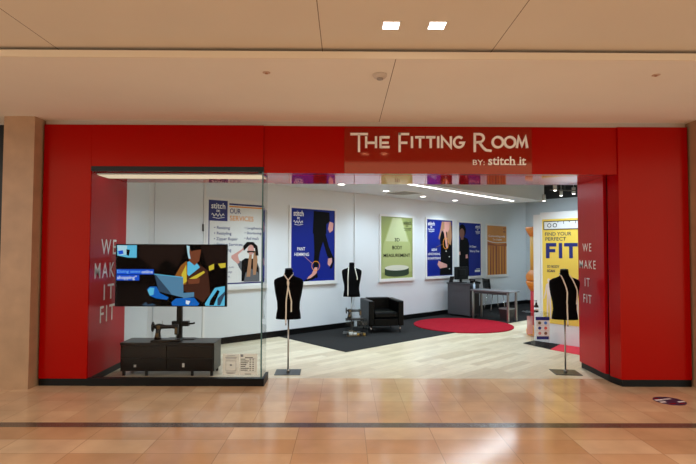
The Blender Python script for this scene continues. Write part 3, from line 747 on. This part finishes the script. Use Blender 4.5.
# ------------------------------------------------------------------ window display: cabinet, machine, screen
CW = mat('black_brown_wood', rgb(30, 28, 28), .35, noise=.2, nscale=12)
CW2 = mat('black_brown_front', rgb(20, 19, 20), .3, noise=.2, nscale=12)
f0 = on_z(119.5, 376.3); f1 = on_z(213.7, 376.3)
cw = f1.x-f0.x; cdp = .36; ch = .42
cab = thing('low_cabinet', 'low black-brown drawer cabinet behind the display window', 'cabinet', (f0.x, f0.y, 0), 0)
m = MB(); m.box(0, cw, .018, cdp, .06, ch-.03); m.build('body', CW, cab)
MB().box(-.004, cw+.004, 0, cdp+.004, ch-.03, ch, bev=.003).build('top', CW, cab)
for i in range(2):
    for j in range(2):
        x = .012+i*(cw-.012)/2; z = .07+j*.16
        d = MB().box(x, x+(cw-.04)/2, 0, .018, z, z+.15, bev=.002).build('drawer', CW2, cab)
MB().box(cw*.15, cw*.175, -.003, 0, .115, .145).build('paper_tag', PALE, cab); MB().box(cw*.665, cw*.69, -.003, 0, .115, .165).build('paper_tag', PALE, cab)
for x, y in ((.02, .03), (cw-.05, .03), (.02, cdp-.06), (cw-.05, cdp-.06), (cw*.26, .03), (cw*.75, .03)): MB().box(x, x+.03, y, y+.03, 0, .06).build('leg', CW, cab)
pm = at_y(167, 338, f0.y+.14)
sewing_machine((pm.x+.005, f0.y+.12, ch), .12, 'black vintage sewing machine on the low cabinet under the screen', .98)
YT = f0.y+.16
q0 = at_y(115.8, 244, YT); q1 = at_y(226.5, 306.8, YT)
pz = at_y(179.5, 300, YT+.08)
st = thing('screen_stand', 'black post with bracket carrying the screen, on the low cabinet', 'stand', (pz.x, YT+.1, ch))
MB().box(-.035, .035, -.02, .02, .008, q0.z-ch-.15).build('post', BLKM, st)
MB().box(-.16, .2, -.03, .085, 0, .01, bev=.002).build('base_plate', BLKM, st)
b0 = at_y(171, 324, YT+.08); MB().box(-.1, .12, -.015, .05, b0.z-ch-.03, b0.z-ch+.035).tube([(.1, 0, b0.z-ch), (.17, 0, b0.z-ch+.005), (.2, 0, b0.z-ch+.012)], .012).build('bracket', BLKM, st)
MB().box(-.2, .2, -.0495, -.02, q0.z-ch-.6, q0.z-ch-.2).build('mount_plate', BLKM, st)
tv = thing('television', 'wide flat screen showing a person with a laptop, behind the display window', 'screen', (q0.x, YT, q1.z))
tw = q1.x-q0.x; th = q0.z-q1.z
MB().box(0, tw, 0, .05, 0, th, bev=.003).build('bezel', BLKM, tv)
def em(n, r, g, b, s=1.0): return emit_mat(n, rgb(r, g, b), s)
Tk = em('screen_dark', 10, 8, 8, .6); Tb = em('screen_brown', 32, 21, 18); Tm = em('screen_maroon', 70, 40, 30); Tc = em('screen_cyan', 96, 190, 226); Tcp = em('screen_pale', 176, 216, 230)
Tbl = em('screen_blue', 24, 84, 214); Tl = em('screen_steel', 88, 134, 166); Tl2 = em('screen_steel_dark', 52, 74, 96); Tj = em('screen_jean', 22, 100, 190); Ty = em('screen_yellow', 212, 190, 60); Tsk = em('screen_skin', 120, 66, 44); Tw = em('screen_white', 220, 232, 240); Tlb = em('screen_light_blue', 130, 200, 255); To = em('screen_ochre', 150, 92, 36)
def tvp(pts): return [((x-35)/610*tw*.985+.0075*tw, (1-(y-50)/342)*th*.975+.0125*th) for x, y in pts]
sc_ = MB(); y = -.0008
shapes = [([(35, 50), (645, 50), (645, 392), (35, 392)], Tk),
    ([(160, 50), (420, 50), (380, 170), (250, 190), (160, 120)], Tb), ([(500, 52), (645, 52), (645, 150), (540, 170)], Tb),
    ([(40, 290), (215, 270), (240, 390), (40, 390)], em('screen_umber', 18, 13, 12)),
    ([(270, 170), (310, 130), (360, 160), (350, 220), (270, 215)], Tk),
    ([(38, 52), (148, 52), (148, 122), (100, 122), (40, 110)], Tc), ([(38, 52), (95, 55), (90, 105), (50, 110)], Tcp), ([(90, 75), (110, 78), (105, 112), (92, 108)], Tk), ([(45, 85), (70, 80), (75, 100), (50, 105)], Tbl),
    ([(360, 225), (392, 165), (440, 138), (505, 165), (545, 195), (556, 330), (520, 370), (400, 300)], Tm),
    ([(362, 225), (395, 165), (425, 140), (432, 200), (425, 270), (405, 275), (398, 225), (375, 230)], To),
    ([(398, 215), (424, 160), (428, 255), (408, 270)], Ty),
    ([(440, 240), (522, 195), (528, 205), (480, 240)], Ty), ([(548, 170), (578, 155), (578, 185), (552, 195)], Ty), ([(600, 155), (642, 150), (642, 175), (615, 180)], Ty),
    ([(430, 145), (470, 135), (500, 175), (440, 225), (430, 215)], Tc),
    ([(425, 55), (500, 52), (505, 80), (495, 140), (470, 165), (440, 140), (432, 100)], Tsk),
    ([(424, 53), (442, 56), (440, 90), (448, 128), (436, 125), (430, 95)], Tcp),
    ([(440, 52), (505, 52), (506, 75), (480, 78), (450, 85), (443, 72)], Tk),
    ([(430, 245), (500, 235), (498, 265), (440, 270)], Tsk), ([(505, 270), (550, 230), (560, 330), (520, 350)], Tm),
    ([(210, 300), (225, 284), (262, 284), (280, 320), (330, 345), (320, 358), (260, 350), (225, 335)], Tj),
    ([(212, 305), (225, 290), (250, 292), (245, 330), (225, 335)], Tc),
    ([(345, 372), (370, 350), (470, 345), (500, 380), (490, 391), (350, 391)], Tj), ([(400, 320), (470, 315), (470, 340), (410, 350)], Tl),
    ([(425, 360), (450, 365), (440, 385), (425, 380)], Tw),
    ([(185, 385), (205, 370), (215, 385), (240, 378), (262, 388), (240, 391), (190, 391)], Tl2),
    ([(248, 213), (408, 232), (412, 345), (275, 312)], Tl), ([(248, 213), (285, 217), (345, 330), (275, 312)], Tl2), ([(256, 217), (310, 222), (390, 338), (350, 330)], Tl), (
     [(248, 212), (408, 230), (408, 234), (248, 216)], Tc),
    ([(530, 380), (585, 290), (640, 280), (640, 391), (535, 391)], Tc), ([(560, 360), (600, 300), (612, 310), (580, 388), (555, 388)], Tk), ([(600, 350), (640, 310), (640, 330), (615, 388), (600, 388)], Tl2),
    ([(40, 187), (245, 187), (245, 216), (40, 216)], Tbl), ([(40, 219), (166, 219), (166, 250), (40, 250)], Tbl)]
for k, (pts, q) in enumerate(shapes): sc_.flat(tvp(pts), y-.00025*k, q)
sc_.build('screen', None, tv, recalc=False)
(xa, za), (xb, zb) = tvp([(44, 212), (172, 191)]); text('caption', 'Doing some', xa, xb, za, zb, -.011, Tlb, tv)
(xa, za), (xb, zb) = tvp([(178, 210), (240, 192)]); text('caption', 'online', xa, xb, za, zb, -.011, Tw, tv, bold=.014)
(xa, za), (xb, zb) = tvp([(44, 249), (152, 223)]); text('caption', 'shopping”', xa, xb, za, zb, -.011, Tw, tv, bold=.014)

# ------------------------------------------------------------------ armchair
ac = thing('armchair', 'black leather club armchair with chrome legs at the poster wall', 'armchair', (.73, 10.02, 0), math.radians(12))
W_, D_ = .7, .72
MB().box(-W_/2, -W_/2+.11, -D_/2, D_/2, .14, .62, bev=.018).build('armrest', LEATH, ac)
MB().box(W_/2-.11, W_/2, -D_/2, D_/2, .14, .62, bev=.018).build('armrest', LEATH, ac)
MB().box(-W_/2+.11, W_/2-.11, D_/2-.16, D_/2, .14, .635, bev=.018).build('backrest', LEATH, ac)
MB().box(-W_/2+.11, W_/2-.11, -D_/2+.01, D_/2-.16, .14, .28, bev=.01).build('seat_base', LEATH, ac)
MB().box(-W_/2+.112, W_/2-.112, -D_/2, D_/2-.15, .28, .41, bev=.035).build('seat_cushion', LEATH, ac)
for sx in (-1, 1):
    for sy in (-1, 1): MB().lathe([(.013, 0), (.013, .145)], c=(sx*(W_/2-.06), sy*(D_/2-.06)), n=12).build('leg', CHROME, ac)

# acrylic plinth with the second sewing machine
pa = on_z(345.5, 337.2); pb = on_z(367.5, 337.2)
bw = pb.x-pa.x; bd = .32; bh = .29
bx = thing('acrylic_box', 'clear acrylic display box holding spools, beside the black armchair', 'display box', (pa.x, pa.y, 0), 0)
m = MB()
T = .008
for b in ((0, bw, 0, T, 0, bh), (0, bw, bd-T, bd, 0, bh), (0, T, T, bd-T, 0, bh), (bw-T, bw, T, bd-T, 0, bh)): m.box(*b)
m.build('side_panel', ACRY, bx); MB().box(0, bw, 0, bd, bh, bh+.012).build('top', glass_mat('acrylic_top', (.75, .75, .75, 1), 1.2), bx)
sewing_machine((pa.x+bw*.42, pa.y+bd*.5, bh+.012), .1, 'vintage sewing machine on the clear acrylic box', .88)
SPW = mat('white_thread', rgb(236, 232, 224), .7); SPG = mat('gold_thread', rgb(176, 140, 70), .6); SPD = mat('dark_thread', rgb(60, 44, 40), .7)
def spool(loc, q, label, k=1):
    t = thing('thread_spool', label, 'spool', loc, 0, 'spools inside the acrylic box')
    MB().lathe([(.03*k, .012), (.034*k, .04*k), (.03*k, .068*k)], n=14).build('thread', q, t)
    MB().lathe([(.036*k, 0), (.036*k, .01)], n=14).build('flange', GOLD, t)
    MB().lathe([(.034*k, .068*k), (.034*k, .078*k), (.008, .08*k)], n=14).build('flange', GOLD, t)
for f, q, lb, k in ((.12, SPD, 'dark spool at the left end of the acrylic box', .8), (.25, SPW, 'large white spool in the acrylic box', 1.3), (.44, SPW, 'smaller white spool next to the large one in the acrylic box', 1.1), (.58, SPG, 'gold spool in the middle right of the acrylic box', .8), (.72, SPD, 'dark spool second from the right end of the acrylic box', .8), (.86, SPG, 'gold spool at the right end of the acrylic box', .8)):
    spool((pa.x+bw*f, pa.y+.1, .003), q, lb, k)

# ------------------------------------------------------------------ rug, desk, chair
t = thing('round_rug', 'round red rug on the dark carpet before the desk', 'rug', (2.52, 10.72, .004))
MB().lathe([(1.04, 0), (1.04, .012), (1.02, .018)], n=64).build('pile', RUGM, t)
E = -WN*-1                       # from the wall into the room
E = Vector((WN.x, WN.y, 0))
P0 = Vector((2.96, 11.88, 0)); ra = math.atan2(E.y, E.x)
desk = thing('reception_cabinet', 'charcoal reception cabinet carrying the monitor', 'cabinet', P0, ra)   # local X into the room, Y along the wall
MB().box(-.64, 0, .0, .4, .05, .78, bev=.003).build('body', CHAR, desk)
MB().box(-.66, .02, -.02, .42, .78, .81, bev=.003).build('top', mat('charcoal_top', rgb(60, 59, 62), .4), desk)
MB().box(.0, .012, .03, .37, .08, .76).build('door', mat('charcoal_door', rgb(36, 33, 34), .4), desk)
for x, y in ((-.6, .03), (-.06, .03), (-.6, .34), (-.06, .34)): MB().box(x, x+.035, y, y+.035, 0, .05).build('foot', CHROME, desk)
P1 = P0 + E*.03
tb = thing('desk', 'grey-topped desk on steel legs beside the reception cabinet', 'desk', P1, ra)
MB().box(0, 1.02, -.02, .42, .655, .685, bev=.003).build('desktop', mat('desk_grey', rgb(112, 110, 112), .35), tb)
for x in (.03, .94):
    for y in (.0, .34): MB().box(x, x+.042, y, y+.042, 0.02, .655, bev=.004).lathe([(.018, 0), (.018, .02)], c=(x+.025, y+.025), n=10).build('leg', STEEL, tb)
MB().box(.03, .99, .015, .03, .6, .655).build('rail', CHAR, tb)
mo = P0 - E*.38 + WD*.2
mon = thing('monitor', 'black computer monitor turned away on the reception cabinet', 'monitor', (mo.x, mo.y, .81), math.radians(36))
MB().box(-.24, .24, -.02, .015, .08, .39, bev=.006).build('casing', BLKM, mon)
MB().box(-.12, .12, -.045, -.02, .14, .32, bev=.01).build('rear_cover', BLKM, mon)
MB().box(-.03, .03, .0, .03, .0, .2).build('neck', BLKM, mon); MB().box(-.12, .12, -.08, .1, 0, .012, bev=.003).build('foot', BLKM, mon)
q = P0 - E*.56 + WD*.07
kb = thing('document_tray', 'small black tray standing behind the monitor on the reception cabinet', 'tray', (q.x, q.y, .81), .5)
m = MB(); m.box(-.05, .05, -.05, .05, 0, .006); m.faces([Vector((-.06, .04, .006)), Vector((.06, .04, .006)), Vector((.06, -.02, .15)), Vector((-.06, -.02, .15)), Vector((-.06, .05, .006)), Vector((.06, .05, .006)), Vector((.06, -.01, .15)), Vector((-.06, -.01, .15))], [(0, 1, 2, 3), (7, 6, 5, 4), (0, 4, 5, 1), (3, 2, 6, 7), (0, 3, 7, 4), (1, 5, 6, 2)]); m.build('tray_body', mat('tray_grey', rgb(60, 60, 62), .5), kb)
q = P0 - E*.02 + WD*.26
ph = thing('telephone', 'black desk telephone at the right end of the reception cabinet', 'telephone', (q.x, q.y, .81), .4)
m = MB(); m.prism([(-.1, 0), (.1, 0), (.1, .03), (-.1, .07)], -.08, .08); m.build('base', BLKM, ph)
MB().tube([(-.09, -.1, .085), (-.09, -.05, .095), (-.09, .05, .095), (-.09, .1, .085)], [.022, .016, .016, .022], n=10).build('handset', BLKM, ph)
q = P0 + E*.035 + WD*.1
sb_ = thing('hand_gel_bottle', 'small pale bottle on the desk against the cabinet', 'bottle', (q.x+.02, q.y, .685), 0)
MB().lathe([(.026, 0), (.028, .01), (.028, .1), (.012, .12), (.012, .135)], n=14).build('body', mat('pale_blue_bottle', rgb(196, 210, 226), .3), sb_); MB().lathe([(.014, .134), (.014, .15)], n=12).build('cap', WHITE, sb_)

# chair
pc = on_z(491.5, 310.8); chr_ = thing('office_chair', 'black shell chair with thin chrome legs behind the desk', 'chair', (pc.x+.12, pc.y+.1, 0), math.radians(12))
m = MB(); prof = [(.22, .455), (.1, .44), (-.1, .435), (-.19, .45), (-.225, .5), (-.235, .6), (-.25, .72), (-.265, .84)]
rings = []
for x, z in prof: rings.append([Vector((x, y, z + .012*(y/.2)**2)) for y in (-.2, -.1, 0, .1, .2)])
for a, b in zip(rings[:4], rings[1:4]): pass
def shell(rs):
    mb = MB(); mb.loft(rs, cap=False, closed=False); return mb
o1 = shell(rings[:5]).build('seat', BLKM, chr_); o2 = shell(rings[4:]).build('backrest', BLKM, chr_)
for o in (o1, o2):
    k = o.modifiers.new('thick', 'SOLIDIFY'); k.thickness = .014
for sx, tx in ((.2, .16), (-.22, -.14)):
    for sy in (-1, 1): MB().tube([(tx, sy*.14, .435), (sx, sy*.19, .02), (sx, sy*.19, 0)], .009).build('leg', CHROME, chr_)
# waste basket
pw = Vector((3.72, 11.5, .004))
wbk = thing('waste_basket', 'dark brown waste basket with a pale liner under the desk', 'waste basket', pw, ra)
MB().loft([[Vector((sx*a, sy*b, z)) for sx, sy in ((-1, -1), (1, -1), (1, 1), (-1, 1))] for a, b, z in ((.11, .1, 0), (.135, .12, .27), (.125, .11, .27), (.1, .09, .012))], smooth=False).build('bin', mat('brown_plastic', rgb(44, 34, 34), .45), wbk)
MB().loft([[Vector((sx*a, sy*b, z)) for sx, sy in ((-1, -1), (1, -1), (1, 1), (-1, 1))] for a, b, z in ((.136, .121, .255), (.14, .125, .28), (.124, .109, .282), (.12, .105, .2))], smooth=False, cap=False).build('liner', mat('pale_liner', rgb(150, 148, 146), .6), wbk)

# ------------------------------------------------------------------ yellow board, spools, plinth
A = on_z(548, 342.8); 
e = E                            # runs into the room, parallel to the far wall
bang = math.atan2(e.y, e.x)
def on_board(px, py):
    n = Vector((-e.y, e.x, 0)); d = ray(px, py); tt = (A-CAM).dot(n)/d.dot(n); p = CAM+d*tt
    return (p-A).dot(e), p.z
bd_ = thing('display_board', 'white framed yellow board advertising a perfect fit', 'display board', A, bang)   # local X runs along the board, -Y faces the entrance
x0, zt = on_board(540, 212.6); x1, _ = on_board(612, 300); x1 = x0+1.7
MB().box(x0, x1, 0, .06, 0, zt, bev=.003).build('panel', WHITE, bd_)
xa, _ = on_board(534.5, 250); xb, zc_ = on_board(540, 214)
MB().box(xa-.02, x0-.005, .0, .1, 0, zc_-.01).build('side_post', WHITE, bd_)
y0, zt2 = on_board(542.2, 219.5); _, zb2 = on_board(542.2, 322.3)
MB().box(y0, x1-.05, -.004, 0, zb2, zt2).build('yellow_print', YEL, bd_)
r1, za = on_board(544, 221.7); _, zb_ = on_board(544, 229.6)
m = MB(); m.box(r1, x1-.1, -.008, -.004, zb_, za, PALE)
stroke(m, [(r1, zb_), (x1-.1, zb_), (x1-.1, za), (r1, za)], .012, -.01, -.008, INK, True)
for i in range(14):
    x = r1+.25+.1*i; m.box(x, x+.008, -.01, -.008, za-(.05 if i % 2 else .03), za, INK)
for k in (0, 1):
    cx = r1+.1+.1*k; stroke(m, [(cx+.032*math.cos(2*PI*i/12), (za+zb_)/2+.032*math.sin(2*PI*i/12)) for i in range(12)], .01, -.01, -.008, INK, True)
m.build('ruler_print', None, bd_)
def bt(body, X0, X1, Y0, Y1, q, bold=.0):
    a, z1 = on_board(X0, Y0); b, _ = on_board(X1, Y0); _, z0 = on_board(X0, Y1)
    return text('lettering', body, a, b, z0, z1, -.007, q, bd_, bold=bold)
DK = mat('dark_navy_print', rgb(46, 48, 76), .5)
bt('FIND YOUR', 545.3, 571.5, 232.4, 235.9, DK, .01); bt('PERFECT', 545.6, 566.3, 237.3, 240.8, DK, .01)
m = MB()
for X0_, X1_, Y0_, Y1_ in ((546, 549.6, 243, 258.2), (549.6, 556.4, 243, 246.5), (549.6, 555.4, 249, 252.2), (558.9, 562.3, 243, 258.2), (564.2, 577.8, 243, 246.5), (569.2, 572.9, 246.5, 258.2)):
    xa_, za_ = on_board(X0_, Y0_); xb_, _ = on_board(X1_, Y0_); _, zb_2 = on_board(X0_, Y1_)
    m.box(xa_, xb_, -.007, -.004, zb_2, za_)
m.build('lettering', NAVY, bd_)
bt('3D BODY', 547.3, 559.5, 265, 267.6, DK, .02); bt('SCAN', 547.3, 555, 269.4, 272, DK, .03)
FIGP = mat('pale_pink_print', rgb(228, 208, 198), .5)
for cx in (549.3, 576.5):
    m = MB()
    X, z0 = on_board(cx, 319); _, z1 = on_board(cx, 279)
    H = z1-z0
    for pts in ([(-.03, .5), (.03, .5), (.07, .55), (.075, .78), (.11, .8), (.1, .86), (.03, .9), (-.03, .9), (-.1, .86), (-.11, .8), (-.075, .78), (-.07, .55)],
                [(-.07, .56), (-.005, .52), (-.025, .28), (-.03, .03), (-.1, .0), (-.075, .06), (-.085, .28)], [(.07, .56), (.005, .52), (.025, .28), (.03, .03), (.1, .0), (.075, .06), (.085, .28)],
                [(-.1, .86), (-.14, .68), (-.2, .5), (-.17, .49), (-.1, .65), (-.075, .78)], [(.1, .86), (.14, .68), (.2, .5), (.17, .49), (.1, .65), (.075, .78)], ell(0, .96, .05, .055)):
        m.flat([(X+x*H*.72, z0+z*H) for x, z in pts], -.006, FIGP)
    m.build('body_outline', None, bd_)
rx, rz1 = on_board(571, 270.5)
MB().prism([(rx, rz1-.28), (rx+.12, rz1-.14), (rx+.3, rz1+.02), (rx+.6, rz1+.05), (rx+.6, rz1-.3)], -.007, -.004).build('red_shape', mat('coral_print', rgb(214, 34, 44), .5), bd_)
# mat under it
A1 = on_z(522.8, 343.4)
pts = [on_z(523, 343.3), on_z(550.5, 349.6), on_z(563, 343), on_z(541, 339)]
t = tag(MB().slab([(p.x, p.y) for p in pts], 0.0005, .006).build('floor_mat', CARPET), 'dark grey mat under the acrylic plinth', 'mat')
pts = [on_z(550.5, 349.6), on_z(590, 357), on_z(600, 344.6), on_z(563, 343)]
t = tag(MB().slab([(p.x, p.y) for p in pts], 0.0005, .006).build('floor_mat', mat('coral_carpet', rgb(214, 44, 62), .9)), 'bright red mat in front of the yellow board', 'mat')
# two giant spools one on the other
def giant_spool(z, q, label):
    t = thing('giant_spool', label, 'display spool', (3.82, 9.5, z), 0, 'giant thread spools stacked behind the board')
    MB().lathe([(.34, 0), (.36, .02), (.36, .1), (.29, .2), (.25, .2)], n=32).build('flange', WOODO, t)
    MB().lathe([(.25, .84), (.29, .84), (.36, .98), (.36, 1.02), (.06, 1.025)], n=32).build('flange', WOODO, t)
    MB().lathe([(.28, .2), (.28, .84)], n=32).build('thread', q, t)
giant_spool(0.0005, mat('red_thread', rgb(190, 26, 40), .6), 'giant red thread spool standing on the floor behind the board')
giant_spool(1.03, mat('yellow_thread', rgb(226, 172, 60), .6), 'giant yellow thread spool on top of the red one')
# acrylic pedestal
pa = on_z(535.5, 347.6); 
pd = thing('acrylic_pedestal', 'clear acrylic pedestal with a printed care chart before the yellow board', 'pedestal', (pa.x, pa.y, .006), 0)
pw_ = .24; hh = .56; m = MB()
for b in ((0, pw_, 0, .008, 0, hh), (0, .008, .008, .22, 0, hh), (pw_-.008, pw_, .008, .22, 0, hh), (.008, pw_-.008, .212, .22, 0, hh)): m.box(*b)
m.build('side_panel', ACRY, pd); MB().box(-.14, pw_, -.01, .23, hh, hh+.01).build('shelf_top', ACRY, pd)
MB().box(0.004, pw_-.004, -.004, 0, .13, .5).build('chart', PALE, pd)
m = MB(); m.box(.004, pw_-.004, -.006, -.004, .445, .5, NAVY); m.box(.02, pw_-.02, -.006, -.004, .13, .18, NAVY)
IC = [GOLD, mat('icon_blue', rgb(70, 120, 200), .5), NAVY, mat('icon_red', rgb(214, 90, 80), .5), mat('icon_pink', rgb(200, 130, 130), .5), mat('icon_brown', rgb(120, 80, 60), .5)]
for i in range(3):
    for j in range(2): m.lathe([(.026, -.006), (.026, -.004)], m=IC[i*2+j], c=(.07+.1*j, .4-.085*i), axis='Y', n=12)
for z in (.36, .275): m.box(.01, pw_-.01, -.0055, -.004, z, z+.004, mat('rule_pink', rgb(220, 180, 180), .5))
m.build('printed_icons', None, pd)
MB().box(-.1, -.005, .1, .104, .2, .5).build('side_card', veil_mat('pink_card', rgb(226, 170, 170), .55), pd)
bl = thing('pump_bottle', 'dark pump bottle standing on the acrylic pedestal', 'bottle', (pa.x+.05, pa.y+.08, .006+hh+.01))
MB().lathe([(.034, 0), (.036, .008), (.036, .1), (.016, .13), (.014, .14)], n=18).build('body', mat('dark_bottle', rgb(24, 22, 24), .25), bl)
MB().lathe([(.0365, .03), (.0365, .075)], n=18).build('label', PALE, bl); MB().lathe([(.016, .138), (.016, .155), (.005, .157), (.005, .185)], n=12).tube([(-.03, 0, .183), (.012, 0, .188)], .006).build('pump', INK, bl)

# pieces that belong to a part go under that part
UNDER = {'poster': ('print', ('figure', 'lettering', 'logo_script', 'marker_ring', 'border_lines', 'small_print', 'logo_square')), 'sewing_machine': ('arm', ('needle_bar', 'gilt_decal', 'spool_pin')), 'television': ('screen', ('caption',)),
    'display_board': ('yellow_print', ('lettering', 'ruler_print', 'body_outline', 'red_shape')), 'acrylic_pedestal': ('chart', ('printed_icons',)), 'floor_decal': ('sticker', ('printed_marks',)), 'window_notice': ('vinyl_sheet', ('printed_lines',)),
    'dress_form': ('torso', ('neck_cap',)), 'monitor': ('casing', ('rear_cover',)), 'smoke_detector': ('housing', ('sensor_cap',)), 'glow_band': ('housing', ('diffuser',)), 'linear_light': ('housing', ('diffuser',)), 'square_downlight': ('trim_frame', ('lens',)), 'track_spotlight': ('barrel', ('lens',))}
for o in list(SC.objects):
    k = o.name.split('.')[0]
    if o.parent is None and k in UNDER:
        kids = list(o.children); host = next(c for c in kids if c.name.split('.')[0] == UNDER[k][0])
        for c in kids:
            if c.name.split('.')[0] in UNDER[k][1]: c.parent = host
    if o.parent is None and k == 'sewing_machine':
        kids = list(o.children); host = next(c for c in kids if c.name.startswith('handwheel'))
        for c in kids:
            if c.name.startswith('wheel_spokes'): c.parent = host
# ------------------------------------------------------------------ light of the place
w = bpy.data.worlds.new('mall_light'); SC.world = w; w.use_nodes = True
bg = w.node_tree.nodes['Background']; bg.inputs['Color'].default_value = (1, .97, .88, 1); bg.inputs['Strength'].default_value = 1.6
SC.view_settings.view_transform = 'Standard'; SC.view_settings.look = 'None'; SC.view_settings.gamma = 1; SC.view_settings.exposure = 0.0
SC.view_settings.use_curve_mapping = False
cy = SC.cycles; cy.max_bounces = 10; cy.transparent_max_bounces = 16; cy.caustics_reflective = False; cy.caustics_refractive = False; cy.sample_clamp_indirect = 4
